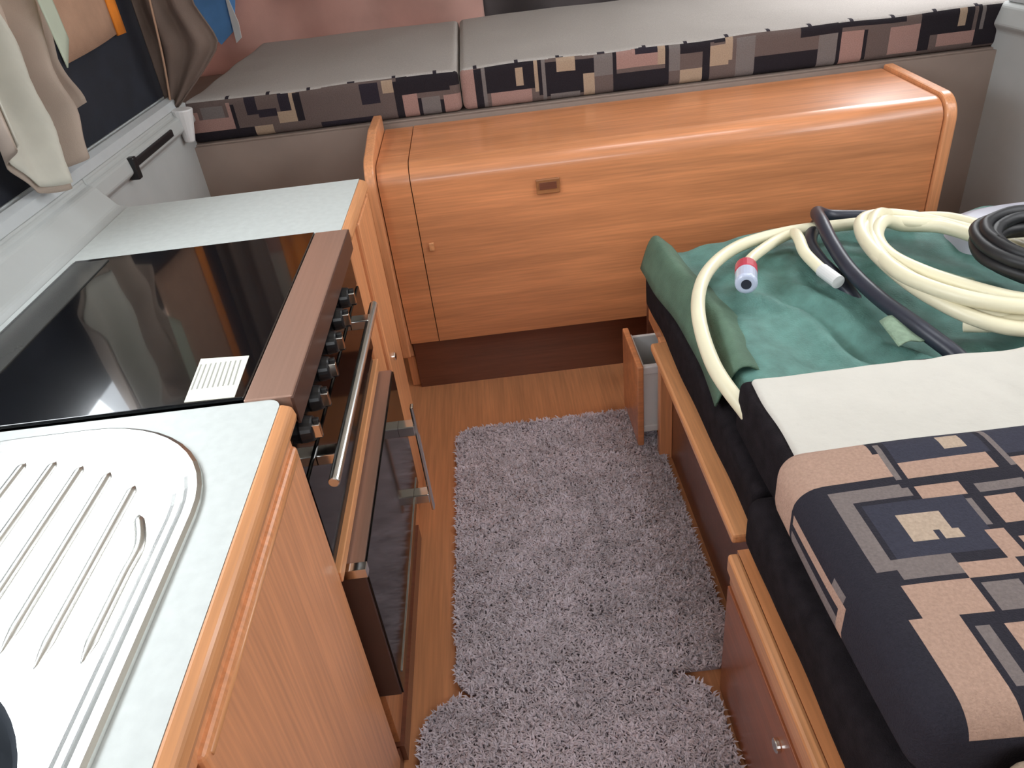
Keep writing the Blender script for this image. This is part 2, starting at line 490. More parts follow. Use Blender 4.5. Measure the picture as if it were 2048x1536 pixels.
def bandcol(c, n):
    if n.y < -0.3 and n.z < 0.75:
        col = BASE
        for k, x0, x1, z0, z1 in BAND:
            if x0 <= c.x <= x1 and z0 - 0.004 <= c.z <= z1:
                col = CODE[k]
        return col
    # plain grey top, with a row of dark stitched tufts along the front edge
    for k in range(20):
        if abs(c.x + 0.84 + (0.008) - 0.139 * k) < 0.009 - max(0, (c.y - 2.65)) * 0.25 and c.y < 2.685:
            return NC
    return lin(172, 165, 160)
for nm, x0, x1, lab in (('bed_mattress', -1.0, -0.073, 'short left section of the bed mattress with patterned front edge and grey top'),
                        ('bed_mattress', -0.070, 1.79, 'long right section of the bed mattress with patterned front edge and grey top')):
    def dsp(p):
        return Vector((0, 0, 0.008 * nz3(p.x, p.y, 3, 4))) if p.z > 0.9 else Vector((0, 0, 0))
    o = obj(nm, rbox(x0, x1, 2.645, 3.86, 0.828, 0.962, 0.022, 0.0125, disp=dsp), PATT, smooth=True)
    tag(o, lab, 'mattress')
    paint(o, bandcol)

# ------------------------------------------------------------------ kitchen
t = thing('kitchen_cabinet', 'beech kitchen cabinet with a flush door under the drainer', 'cabinet', (-0.62, 0.1, 0.0))
obj('side_panel', box(-0.885, -0.332, 0.846, 0.862, 0.05, 0.858), WY, t)
obj('side_panel', box(-0.885, -0.332, -0.6, -0.584, 0.05, 0.858), WY, t)
obj('back_panel', box(-0.885, -0.875, -0.584, 0.846, 0.05, 0.858), WY, t)
obj('base_panel', box(-0.875, -0.332, -0.584, 0.846, 0.05, 0.066), WY, t)
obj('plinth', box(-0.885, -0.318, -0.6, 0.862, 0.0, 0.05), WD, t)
obj('top_rail', box(-0.333, -0.318, -0.6, 0.834, 0.832, 0.857), WZ, t)
def doorp(y0, y1, z0, z1):
    d = obj('door', box(-0.331, -0.311, y0, y1, z0, z1), WZ, t, bevel=0.007, seg=3)
    obj('edge_bead', cyl((-0.3125, y0 + 0.012, z1 - 0.012), (-0.3125, y1 - 0.012, z1 - 0.012), 0.004, 10), WE, d, smooth=True)
    return d
d = doorp(0.385, 0.834, 0.06, 0.838)
d = doorp(-0.12, 0.375, 0.06, 0.838)

t = thing('narrow_cabinet', 'narrow upright beech cabinet front beyond the cooker with round silver catch', 'cabinet', (-0.6, 1.65, 0.0))
obj('carcass', box(-0.885, -0.335, 1.492, 1.82, 0.0, 0.857), WY, t)
obj('stile', box(-0.336, -0.318, 1.496, 1.60, 0.0, 0.857), WZ, t, bevel=0.003)
obj('door', box(-0.336, -0.309, 1.612, 1.80, 0.02, 0.857), WZ, t, bevel=0.006)
obj('end_panel', box(-0.885, -0.311, 1.803, 1.822, 0.0, 0.857), WZ, t, bevel=0.003)
obj('catch', cyl((-0.312, 1.675, 0.47), (-0.303, 1.675, 0.47), 0.011, 20), CHROME, t, smooth=False, bevel=0.002)

# worktop: pale laminate, with an opening for the cooker and one for the sink bowl
t = thing('kitchen_worktop', 'pale grey laminate worktop with rounded beech edging', 'worktop', (-0.6, 0.6, 0.858))
def holed(outer, holes, z0, z1):
    bm = bmesh.new()
    edges = []
    for loop in [outer] + holes:
        vs = [bm.verts.new((x, y, z1)) for x, y in loop]
        for i in range(len(vs)):
            edges.append(bm.edges.new((vs[i], vs[(i + 1) % len(vs)])))
    bmesh.ops.triangle_fill(bm, edges=edges, use_beauty=True)
    r = bmesh.ops.extrude_face_region(bm, geom=bm.faces[:])
    for v in [g for g in r['geom'] if isinstance(g, bmesh.types.BMVert)]:
        v.co.z = z0
    return bm
SBX, SBY, SBR = -0.62, 0.28, 0.205
circ = [(SBX + SBR * math.cos(2 * math.pi * k / 64), SBY + SBR * math.sin(2 * math.pi * k / 64)) for k in range(64)]
def corner(cx, cy, r, a0):
    return [(cx + r * math.cos(math.radians(a0 + 90 * k / 6)), cy + r * math.sin(math.radians(a0 + 90 * k / 6))) for k in range(7)]
XF = -0.325
outer = [(-0.898, -0.6), (XF, -0.6)] + corner(XF - 0.02, 0.852, 0.02, 0) + [(-0.378, 0.872), (-0.886, 0.872), (-0.886, 1.492)] + [(XF, 1.492)] + [(XF, 1.822), (-0.898, 1.822)]
obj('slab', holed(outer, [circ], 0.860, 0.890), LAM, t)
obj('front_edging', extrude([(XF, 0.860), (-0.309, 0.860), (-0.306, 0.872), (-0.309, 0.885), (XF, 0.8915)], -0.6, 0.858, 1), WE, t, bevel=0.004)
obj('front_edging', extrude([(XF, 0.860), (-0.309, 0.860), (-0.306, 0.872), (-0.309, 0.885), (XF, 0.8915)], 1.494, 1.824, 1), WE, t, bevel=0.004)
obj('back_edging', box(-0.898, XF, 1.822, 1.828, 0.860, 0.890), LAM, t)

# sink with ribbed drainer
t = thing('sink_drainer', 'shiny stainless steel sink with rounded ribbed drainer set in the worktop', 'sink', (-0.62, 0.4, 0.89))
def rrect(x0, x1, y0, y1, r, n=12):
    pts = []
    for cx, cy, a in ((x1 - r, y1 - r, 0), (x0 + r, y1 - r, 90), (x0 + r, y0 + r, 180), (x1 - r, y0 + r, 270)):
        for k in range(n + 1):
            th = math.radians(a + 90 * k / n)
            pts.append((cx + r * math.cos(th), cy + r * math.sin(th)))
    return pts
bm = bmesh.new()
x0, x1, y0, y1, rr = -0.872, -0.376, 0.0, 0.845, 0.20
loops = []
for ins, z in ((0.0, 0.8905), (0.001, 0.8945), (0.006, 0.8965), (0.016, 0.8965), (0.021, 0.8945), (0.024, 0.8935), (0.030, 0.8935), (0.036, 0.8915), (0.044, 0.8912)):
    loops.append([bm.verts.new((x, y, z)) for x, y in rrect(x0 + ins, x1 - ins, y0 + ins, y1 - ins, rr - ins)])
n = len(loops[0])
for a, b in zip(loops[:-1], loops[1:]):
    for i in range(n):
        bm.faces.new((a[i], a[(i + 1) % n], b[(i + 1) % n], b[i]))
hole = [bm.verts.new((x, y, 0.8912)) for x, y in [(SBX + (SBR - 0.006) * math.cos(2 * math.pi * k / 64), SBY + (SBR - 0.006) * math.sin(2 * math.pi * k / 64)) for k in range(64)]]
ed = [bm.edges.get((loops[-1][i], loops[-1][(i + 1) % n])) for i in range(n)] + [bm.edges.new((hole[i], hole[(i + 1) % 64])) for i in range(64)]
bmesh.ops.triangle_fill(bm, edges=ed, use_beauty=True)
obj('drainer_plate', bm, STEEL, t, smooth=False)
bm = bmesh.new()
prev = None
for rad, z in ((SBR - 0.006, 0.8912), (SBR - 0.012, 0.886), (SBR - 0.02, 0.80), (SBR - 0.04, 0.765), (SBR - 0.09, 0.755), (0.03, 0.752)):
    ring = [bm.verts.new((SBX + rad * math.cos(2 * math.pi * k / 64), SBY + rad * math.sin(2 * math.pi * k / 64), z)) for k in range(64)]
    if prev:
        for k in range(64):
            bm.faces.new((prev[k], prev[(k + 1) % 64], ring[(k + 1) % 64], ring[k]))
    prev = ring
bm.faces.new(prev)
obj('bowl', bm, BOWL_SHADE, t, smooth=True)
obj('plug_hole', cyl((SBX, SBY, 0.752), (SBX, SBY, 0.756), 0.03, 24), BLK, t)
for k, (xx, ya, yb) in enumerate(((-0.428, 0.458, 0.66), (-0.472, 0.458, 0.715), (-0.515, 0.48, 0.748), (-0.558, 0.50, 0.768), (-0.60, 0.505, 0.785), (-0.642, 0.505, 0.79), (-0.684, 0.50, 0.785), (-0.726, 0.48, 0.765), (-0.768, 0.46, 0.74), (-0.81, 0.44, 0.68))):
    bend = 0.02 if k == 0 else (-0.02 if k == 9 else 0)
    pts = crom([(xx, ya, 0.8905), (xx, (ya + yb) / 2, 0.8905), (xx, yb - 0.05, 0.8905), (xx - bend, yb, 0.8905)], 10)
    obj('rib', tube(pts, lambda s: 0.0065 * min(1, 0.15 + 9 * min(s, 1 - s)), 10, flat=0.75), STEEL, t, smooth=True)

# ------------------------------------------------------------------ cooker with glass lid
t = thing('built_in_cooker', 'built-in cooker with black glass hob lid, knobs, grill and oven', 'cooker', (-0.6, 1.18, 0.18))
obj('body', box(-0.88, -0.345, 0.876, 1.488, 0.19, 0.875), BLK, t)
lid = obj('glass_lid', box(-0.878, -0.379, 0.880, 1.488, 0.8885, 0.8945), BLKGLASS, t, bevel=0.0015)
obj('hinge_strip', box(-0.868, -0.800, 0.90, 1.47, 0.8945, 0.8965), mat('smoked_hinge', (70, 70, 68), 0.15, var=0.05), lid)
st = obj('sticker', extrude([(-0.463, 0.884), (-0.392, 0.882), (-0.398, 0.995), (-0.474, 1.003)], 0.8945, 0.8952, 2), PAPER, lid)
for k in range(9):
    xx = -0.463 + 0.0075 * k
    obj('print_line', extrude([(xx, 0.915), (xx + 0.0022, 0.915), (xx - 0.004, 0.985), (xx - 0.0062, 0.985)], 0.8952, 0.8954, 2), INK, st)
obj('front_trim', box(-0.378, -0.3105, 0.872, 1.488, 0.866, 0.893), BRONZE, t, bevel=0.002)
obj('trim_face_reflection', box(-0.312, -0.3080, 0.868, 1.488, 0.848, 0.8910), DBRONZE, t)  # dark reflection on the trim front is put into this darker bronze
obj('front_trim', box(-0.335, -0.3095, 0.868, 1.488, 0.851, 0.8655), DBRONZE, t, bevel=0.001)  # same darkened bronze for the reflection below
obj('control_panel', box(-0.331, -0.316, 0.836, 1.478, 0.772, 0.85), BLKFRONT, t, bevel=0.002)
for k, yy in enumerate((0.885, 0.965, 1.05, 1.135, 1.22, 1.305)):
    kn = obj('knob', cyl((-0.317, yy, 0.825), (-0.297, yy, 0.825), 0.021, 24, 0.018), BLK, t, bevel=0.003)
    obj('knob_grip', box(-0.298, -0.288, yy - 0.004, yy + 0.004, 0.808, 0.842), BLK, kn, bevel=0.002)
    obj('knob_cap', box(-0.2982, -0.2865, yy - 0.0115, yy - 0.004, 0.815, 0.837), CHROME, kn, bevel=0.001)
g = obj('grill_door', box(-0.331, -0.313, 0.836, 1.478, 0.612, 0.769), BLKFRONT, t, bevel=0.003)
obj('bar_handle', cyl((-0.276, 0.83, 0.765), (-0.276, 1.405, 0.755), 0.0085, 20), STEEL, g, smooth=False, bevel=0.002)
for yy in (0.91, 1.33):
    obj('handle_bracket', box(-0.314, -0.276, yy - 0.014, yy + 0.014, 0.747, 0.766), CHROME, g, bevel=0.002)
obj('lower_lip', box(-0.335, -0.322, 0.836, 1.478, 0.578, 0.609), BLK, t)
obj('divider_strip', box(-0.346, -0.311, 0.838, 1.490, 0.556, 0.577), WE, t, bevel=0.002)
dr = obj('oven_door', box(-0.335, -0.285, 0.872, 1.484, 0.205, 0.544), DBRONZE, t, bevel=0.002)
obj('top_strip', box(-0.334, -0.286, 0.874, 1.482, 0.5435, 0.5465), BRONZE, dr)
obj('door_glass', box(-0.2855, -0.2815, 0.876, 1.480, 0.205, 0.5435), BLKFRONT, dr, bevel=0.001)
obj('corner_cap', box(-0.337, -0.2805, 0.868, 0.886, 0.528, 0.5475), CHROME, dr, bevel=0.001)
obj('glass_trim', box(-0.2825, -0.2795, 0.90, 1.46, 0.235, 0.239), CHROME, dr)
hd = obj('upright_handle', box(-0.247, -0.239, 1.385, 1.405, 0.19, 0.50), CHROME, dr, bevel=0.003)
for zz in (0.44, 0.235):
    obj('handle_bracket', box(-0.283, -0.245, 1.378, 1.410, zz - 0.013, zz + 0.013), CHROME, hd, bevel=0.002)
obj('vent_strip', box(-0.34, -0.318, 0.876, 1.488, 0.05, 0.20), WY, t)
obj('toe_board', box(-0.34, -0.309, 0.866, 1.49, 0.0, 0.05), WD, t)

# ------------------------------------------------------------------ benches on the right
t = thing('far_bench', 'beech bench box with dark recessed front beside the open drawer', 'bench', (1.0, 1.45, 0.0))
obj('base', box(0.425, 1.72, 0.985, 1.735, 0.0, 0.36), WD, t)  # shade in the recessed front is put into this dark wood colour
obj('rail', box(0.362, 0.424, 0.985, 1.70, 0.378, 0.402), WE, t, bevel=0.006)
obj('seat_board', box(0.40, 1.72, 0.985, 1.90, 0.36, 0.40), WY, t)
obj('end_post', box(0.388, 0.425, 1.70, 1.728, 0.0, 0.402), WZ, t, bevel=0.003)
dr = obj('drawer_front', box(0.333, 0.351, 1.735, 1.965, 0.03, 0.305), WX, t, bevel=0.004)
wm = WHITE
obj('drawer_side', box(0.351, 0.55, 1.754, 1.766, 0.075, 0.285), wm, dr, bevel=0.002)
obj('drawer_side', box(0.351, 0.55, 1.936, 1.948, 0.075, 0.285), wm, dr, bevel=0.002)
obj('drawer_back', box(0.351, 0.356, 1.766, 1.936, 0.083, 0.295), wm, dr)
obj('drawer_floor', box(0.351, 0.55, 1.766, 1.936, 0.075, 0.083), wm, dr)
obj('drawer_lip', box(0.351, 0.55, 1.750, 1.768, 0.268, 0.294), wm, dr, bevel=0.003)
obj('drawer_lip', box(0.351, 0.55, 1.750, 1.768, 0.068, 0.09), wm, dr, bevel=0.003)
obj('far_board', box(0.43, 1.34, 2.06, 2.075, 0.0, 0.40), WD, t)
obj('void_board', box(0.55, 0.56, 1.735, 2.06, 0.0, 0.36), BLK, t)  # black board stands in for the dark void behind the drawer

t = thing('near_bench', 'beech bench box with grooved front panel closest to the camera', 'bench', (1.0, 0.2, 0.0))
obj('base', box(0.362, 1.72, -0.9, 0.955, 0.0, 0.395), WY, t)
obj('front_panel', extrude([(0.945, 0.0), (0.945, 0.315), (-0.9, 0.315), (-0.9, 0.0)], 0.345, 0.362, 0), wood('shaded_panel_wood', (158, 92, 58), 1), t, bevel=0.002)  # shade on the panel is put into a darker wood colour
obj('upper_rail', box(0.341, 0.362, -0.9, 0.948, 0.355, 0.397), WE, t, bevel=0.006)
obj('moulding', box(0.348, 0.362, -0.9, 0.947, 0.318, 0.352), WY, t, bevel=0.005)
obj('push_catch', cyl((0.346, 0.661, 0.262), (0.337, 0.661, 0.262), 0.012, 20), CHROME, t, bevel=0.002)

# ------------------------------------------------------------------ cushions
def soft(a):
    return lambda p: Vector((a * nz3(p.x, p.y, p.z, 5), a * nz3(p.y, p.z, p.x, 5), a * nz3(p.z, p.x, p.y, 6)))
o = obj('seat_cushion', rbox(0.392, 1.68, 0.972, 1.90, 0.409, 0.520, 0.02, 0.03, disp=soft(0.006)), BLKFAB, smooth=True)
tag(o, 'black sided seat cushion on the far bench under the green bag', 'cushion')
o = obj('seat_cushion', rbox(0.372, 1.68, -0.85, 0.962, 0.407, 0.528, 0.025, 0.03, disp=soft(0.008)), BLKFAB, smooth=True)
tag(o, 'black seat cushion on the near bench, lowest of the pile', 'cushion')

t = thing('upturned_cushion', 'cushion lying upside down with its cream lining up, under the patterned cushion', 'cushion', (1.0, 0.75, 0.53))
o = obj('black_border', rbox(0.405, 1.55, -0.32, 1.135, 0.534, 0.644, 0.014, 0.03, disp=soft(0.006)), BLKFAB, t, smooth=True)
def cr(p):
    f = 0.007 * math.sin(60 * (p.x * 0.95 + 0.35 * p.y) + 5 * nz3(p.x, p.y, 0, 6)) * max(0, min(1, (p.x - 0.62) * 3)) if p.z > 0.635 else 0
    return Vector((0.004 * nz3(p.x, p.y, 0, 9), 0.004 * nz3(p.y, p.x, 0, 9), f * 0.45 + 0.004 * nz3(p.x, p.y, 1, 8) if p.z > 0.635 else 0))
obj('cream_lining', rbox(0.424, 1.545, -0.315, 1.128, 0.625, 0.652, 0.010, 0.010, disp=cr), CREAM, t, smooth=True)

# patterned cushion on top
FB, FG, FK, FN, FC = lin(168, 138, 122), lin(116, 106, 104), lin(40, 38, 46), lin(54, 54, 66), lin(176, 156, 138)
TOP = [('B', .30, .459, .705, .80), ('G', .462, .472, .70, .772), ('N', .477, .598, .728, .775), ('C', .548, .575, .742, .77), ('B', .475, .593, .700, .726),
       ('N', .612, .70, .72, .80), ('G', .604, .612, .70, .80), ('B', .615, .72, .685, .715),
       ('G', .378, .465, .670, .694), ('G', .366, .392, .556, .690), ('N', .398, .524, .576, .662), ('C', .432, .482, .612, .640), ('C', .432, .462, .596, .612), ('C', .470, .490, .594, .608),
       ('B', .474, .534, .663, .687), ('G', .546, .605, .660, .676), ('B', .548, .585, .606, .653), ('G', .524, .535, .609, .655), ('B', .464, .525, .534, .560), ('B', .520, .536, .555, .600),
       ('G', .395, .459, .545, .571), ('B', .388, .458, .489, .538), ('B', .372, .425, .36, .489), ('G', .468, .506, .488, .526), ('G', .434, .448, .405, .478), ('B', .462, .50, .42, .474),
       ('G', .51, .60, .40, .46), ('B', .545, .60, .50, .59), ('N', .61, .75, .40, .55), ('B', .62, .70, .57, .66), ('G', .72, .80, .45, .78)]
SIDE = [('B', .705, .80, .66, .80), ('G', .60, .70, .665, .70), ('G', .555, .60, .668, .70), ('B', .553, .70, .712, .728), ('G', .553, .69, .735, .80), ('B', .543, .556, .66, .735)]
CC = {'B': FB, 'G': FG, 'K': FK, 'N': FN, 'C': FC}
def topcol(c, n):
    col = FK
    if n.z > 0.35:
        for k, a, b, y0, y1 in TOP:
            if a <= c.x <= b and y0 <= c.y <= y1:
                col = CC[k]
        return col
    if n.x < 0:
        for k, y0, y1, z0, z1 in SIDE:
            if y0 <= c.y <= y1 and z0 <= c.z <= z1:
                col = CC[k]
        return col
    return FB if (n.y > 0.3 and c.x < .46) else FK
def dd(p):
    return Vector((0.012 * math.sin((p.y - 0.38) * 7.5) * (-1 if p.x < 0.5 else 0) * 0.3, 0, 0.010 * nz3(p.x, p.y, 0, 5) if p.z > 0.7 else 0))
t = thing('patterned_cushion', 'patterned beige, grey and black block-print cushion on top of the cream one', 'cushion', (0.6, 0.58, 0.655))
o = obj('cover', rbox(0.338, 1.25, 0.372, 0.795, 0.656, 0.768, 0.036, 0.0075, disp=dd), PATT, t, smooth=True)
paint(o, topcol)

# dark cushion with a pale patch in the near corner
t = thing('dark_cushion', 'dark grey cushion with a pale patch in the nearest corner of the bench', 'cushion', (0.6, 0.2, 0.655))
o = obj('cover', rbox(0.385, 1.30, -0.30, 0.362, 0.660, 0.752, 0.04, 0.008, disp=soft(0.006)), PATT, t, smooth=True)
def ecol(c, n):
    q = (c.x - 0.435) * 0.75 + (c.y - 0.39) * 0.66
    r_ = -(c.x - 0.435) * 0.66 + (c.y - 0.39) * 0.75
    if c.x < 0.475 - 0.6 * (0.365 - c.y) and c.y > 0.318 and c.z > 0.66:
        return lin(168, 148, 130)
    return lin(58, 58, 66)
paint(o, ecol)

# ------------------------------------------------------------------ green bag and hoses
t = thing('green_awning_bag', 'green woven carry bag lying flat under the hoses on the bench', 'bag', (0.85, 1.5, 0.525))
def bagd(p):
    k = 1 if p.z > 0.55 else 0
    w_ = p.x * 0.95 + p.y * 0.31 + 0.02 * nz3(p.x, p.y, 3, 6)
    ridge = (0.016 * math.exp(-((w_ - 1.115) / 0.020) ** 2) - 0.014 * math.exp(-((w_ - 1.075) / 0.018) ** 2) + 0.014 * math.exp(-((w_ - 1.035) / 0.020) ** 2) - 0.010 * math.exp(-((w_ - 0.95) / 0.03) ** 2)) * max(0, min(1, (1.66 - p.y) * 6))
    return Vector((0.02 * nz3(p.y, p.z, 0, 3.0), 0.03 * nz3(p.x, 0, 2, 3), k * (0.024 * nz3(p.x, p.y, 5, 5) + ridge + 0.012 * nz3(p.x, p.y, 8, 13))))
obj('bag_body', rbox(0.425, 1.42, 1.15, 1.90, 0.530, 0.592, 0.030, 0.014, disp=bagd), GREEN, t, smooth=True)
def flap(u, v):
    y = 1.22 + 0.68 * u
    x = 0.392 + 0.014 * math.sin(5 * u) + (0.115 - 0.03 * u) * v
    z = 0.526 + 0.090 * math.sin(min(1, v * 2.2) * math.pi / 2) - 0.035 * max(0, v - 0.55) / 0.45 + 0.008 * nz3(x, y, 1, 9)
    return Vector((x, y, z))
cloth('side_flap', flap, 40, 14, GREEND, t, 0.004)
cloth('strap', lambda u, v: Vector((0.735 + 0.065 * u + 0.01 * v, 1.20 + 0.10 * v + 0.02 * u, 0.632 + 0.006 * math.sin(5 * u))), 12, 6, GREENL, t, 0.003)
cloth('strap', lambda u, v: Vector((0.93 + 0.10 * u, 1.45 + 0.07 * v - 0.06 * u, 0.622 + 0.006 * math.sin(5 * u))), 12, 6, GREENL, t, 0.003)

t = thing('cream_water_hose', 'long cream hose coiled in loops over the green bag', 'hose', (0.9, 1.5, 0.6))
pts = [(0.448, 1.02, 0.552), (0.418, 1.10, 0.585), (0.391, 1.246, 0.612), (0.412, 1.44, 0.632), (0.478, 1.605, 0.636), (0.59, 1.73, 0.634), (0.73, 1.785, 0.632), (0.86, 1.775, 0.638), (0.96, 1.74, 0.65)]
loops = []
nt_ = 5
for k in range(int(nt_ * 12) - 7):
    a = math.radians(75 - k * 30)
    s = 1.0 - 0.068 * (k / 12) + 0.02 * math.sin(k * 1.7)
    dx, dy = 0.165 * s * math.cos(a), 0.300 * s * math.sin(a)
    ca, sa = math.cos(0.10), math.sin(0.10)
    loops.append((0.978 + 0.013 * math.sin(k * 0.9) + dx * ca - dy * sa, 1.455 + 0.012 * math.cos(k * 1.3) + dx * sa + dy * ca, 0.655 + 0.018 * (k % 24) / 12 + 0.010 * math.sin(k * 0.8)))
# lay the coil anticlockwise from the back, following on from the outer loop
loops += [(1.0, 1.215, 0.664), (0.93, 1.215, 0.648), (0.885, 1.245, 0.636)]
obj('hose_length', tube(crom(pts + loops[1:], 9), 0.0155, 14), HOSE, t, smooth=True)

t = thing('short_cream_hose', 'short end of cream hose with red collar and milky connector on the bag', 'hose', (0.6, 1.6, 0.63))
obj('hose_length', tube(crom([(0.562, 1.575, 0.645), (0.59, 1.635, 0.640), (0.64, 1.69, 0.638), (0.70, 1.74, 0.638), (0.735, 1.745, 0.645), (0.722, 1.68, 0.66), (0.712, 1.61, 0.652), (0.722, 1.53, 0.642)], 9), 0.0135, 14), HOSE, t, smooth=True)
obj('pale_cuff', cyl((0.722, 1.535, 0.642), (0.735, 1.475, 0.638), 0.0155, 18), WHITE, t)
a, b = Vector((0.562, 1.580, 0.645)), Vector((0.533, 1.490, 0.652))
obj('red_collar', cyl(a + (a - b) * 0.15, a + (b - a) * 0.35, 0.0255, 20), RED, t, bevel=0.004)
cn = obj('milky_connector', cyl(a + (b - a) * 0.3, b, 0.025, 24), CLEAR, t, bevel=0.009, seg=4)
obj('bore', cyl(b - (b - a) * 0.05, b + (b - a).normalized() * 0.0008, 0.0115, 20), NHOSE, cn)

t = thing('navy_waste_hose', 'dark navy hose running diagonally across the green bag', 'hose', (0.8, 1.5, 0.6))
obj('hose_length', tube(crom([(1.08, 1.80, 0.625), (0.98, 1.835, 0.625), (0.88, 1.86, 0.63), (0.83, 1.835, 0.655), (0.798, 1.73, 0.672), (0.780, 1.62, 0.662), (0.773, 1.50, 0.648), (0.782, 1.37, 0.640), (0.806, 1.24, 0.634), (0.84, 1.15, 0.61), (0.87, 1.10, 0.56)], 9), 0.0165, 14), NHOSE, t, smooth=True)
obj('hose_length', tube(crom([(0.83, 1.83, 0.625), (0.765, 1.71, 0.632), (0.748, 1.60, 0.630), (0.765, 1.53, 0.612), (0.79, 1.47, 0.572)], 9), 0.0165, 14), NHOSE, t, smooth=True)

t = thing('black_cable_coil', 'thick coil of black cable with a pale plug at the right edge', 'cable', (1.12, 1.335, 0.7))
bm = bmesh.new()
cpts = []
for k in range(9 * 16 + 1):
    a = 2 * math.pi * k / 16
    ph = 2 * math.pi * (k / 16) / 6.0 / 2.5
    rr_ = 0.118 + 0.020 * math.cos(ph * 2.5) + 0.002 * math.sin(k * 2.3)
    cpts.append((1.098 + rr_ * math.cos(a), 1.335 + 1.15 * rr_ * math.sin(a), 0.735 + 0.022 * math.sin(ph * 2.5)))
obj('cable', tube(crom(cpts, 3), 0.012, 10), BCABLE, t, smooth=True)
obj('plug', cyl((1.10, 1.345, 0.71), (1.16, 1.305, 0.77), 0.030, 20, 0.024), TUB, t, bevel=0.005)
obj('plug_collar', cyl((1.085, 1.355, 0.695), (1.10, 1.345, 0.71), 0.033, 20), NHOSE, t, bevel=0.003)

t = thing('plastic_tub', 'pale grey plastic tub upside down behind the black cable coil', 'tub', (1.38, 1.69, 0.56))
bm = bmesh.new()
prev = None
for s, z in ((1.04, 0.560), (1.04, 0.572), (1.0, 0.576), (0.97, 0.605), (0.93, 0.622), (0.80, 0.630), (0.4, 0.632)):
    ring = [bm.verts.new((1.385 + 0.27 * s * math.copysign(abs(math.cos(2 * math.pi * k / 48)) ** 0.7, math.cos(2 * math.pi * k / 48)), 1.69 + 0.135 * s * math.copysign(abs(math.sin(2 * math.pi * k / 48)) ** 0.7, math.sin(2 * math.pi * k / 48)), z)) for k in range(48)]
    if prev:
        for k in range(48):
            bm.faces.new((prev[k], prev[(k + 1) % 48], ring[(k + 1) % 48], ring[k]))
    prev = ring
bm.faces.new(prev)
o = obj('tub_body', bm, TUB, t, smooth=True)
solid(o, 0.003)

# ------------------------------------------------------------------ rugs
def rug(lab, x0, x1, y0, y1, r, count):
    t = thing('shaggy_rug', lab, 'rug', ((x0 + x1) / 2, (y0 + y1) / 2, 0.0))
    out = rrect(x0, x1, y0, y1, r)
    obj('backing', extrude(out, 0.001, 0.008, 2), RUGB, t)
    rs = np.random.RandomState(int(count) % 97)
    P_ = []
    x = rs.uniform(x0, x1, count * 2); y = rs.uniform(y0, y1, count * 2)
    dx = np.maximum(np.maximum(x0 + r - x, x - (x1 - r)), 0); dy = np.maximum(np.maximum(y0 + r - y, y - (y1 - r)), 0)
    ok = np.hypot(dx, dy) < r
    x, y = x[ok][:count], y[ok][:count]
    n = len(x)
    L_ = rs.uniform(0.010, 0.019, n); th = rs.uniform(0, 2 * np.pi, n); ln = rs.uniform(0.55, 1.1, n); wd = rs.uniform(0.0014, 0.0026, n)
    clump = np.array([nz3(a, b, 0, 26) for a, b in zip(x, y)])
    th = th + clump * 2
    ca, sa = np.cos(th), np.sin(th)
    cx, cy = t.location.x, t.location.y
    bx, by = x - cx, y - cy
    tx, ty = bx + ca * L_ * ln, by + sa * L_ * ln
    tz = 0.008 + L_ * (1 - 0.45 * ln)
    mx, my = bx + ca * L_ * ln * 0.35, by + sa * L_ * ln * 0.35
    mz = 0.008 + L_ * 0.55
    V_ = np.empty((n, 5, 3))
    V_[:, 0] = np.stack([bx - sa * wd, by + ca * wd, np.full(n, 0.007)], 1)
    V_[:, 1] = np.stack([bx + sa * wd, by - ca * wd, np.full(n, 0.007)], 1)
    V_[:, 2] = np.stack([mx + sa * wd, my - ca * wd, mz], 1)
    V_[:, 3] = np.stack([mx - sa * wd, my + ca * wd, mz], 1)
    V_[:, 4] = np.stack([tx, ty, tz], 1)
    base = np.arange(n) * 5
    loops_ = np.stack([base, base + 1, base + 2, base + 3, base + 3, base + 2, base + 4], 1).ravel()
    me = bpy.data.meshes.new('pile')
    me.vertices.add(n * 5); me.vertices.foreach_set('co', V_.ravel())
    me.loops.add(len(loops_)); me.loops.foreach_set('vertex_index', loops_.astype(np.int32))
    me.polygons.add(n * 2)
    ls = np.stack([np.arange(n) * 7, np.arange(n) * 7 + 4], 1).ravel()
    me.polygons.foreach_set('loop_start', ls.astype(np.int32))
    me.update(calc_edges=True)
    patch = np.array([nz3(a, b, 4, 9) for a, b in zip(x, y)])
    g = 0.95 + 0.22 * clump + 0.16 * patch + rs.uniform(-0.08, 0.08, n)
    cc = np.outer(g, np.array(lin(216, 207, 217)[:3]))
    at = me.color_attributes.new('weave', 'FLOAT_COLOR', 'CORNER')
    buf = np.ones((n, 7, 4)); buf[:, :, :3] = np.clip(cc, 0.01, 1)[:, None, :]
    at.data.foreach_set('color', buf.astype(np.float32).ravel())
    me.materials.append(PILE)
    o = bpy.data.objects.new('pile', me)
    COL.objects.link(o)
    o.parent = t
    o['kind'] = 'stuff'
rug('long grey shaggy rug in the aisle between cooker and bench', -0.212, 0.405, 0.988, 1.945, 0.055, 52000)
rug('second grey shaggy rug closest to the camera, overlapped by the frame bottom', -0.285, 0.335, 0.30, 0.984, 0.10, 38000)

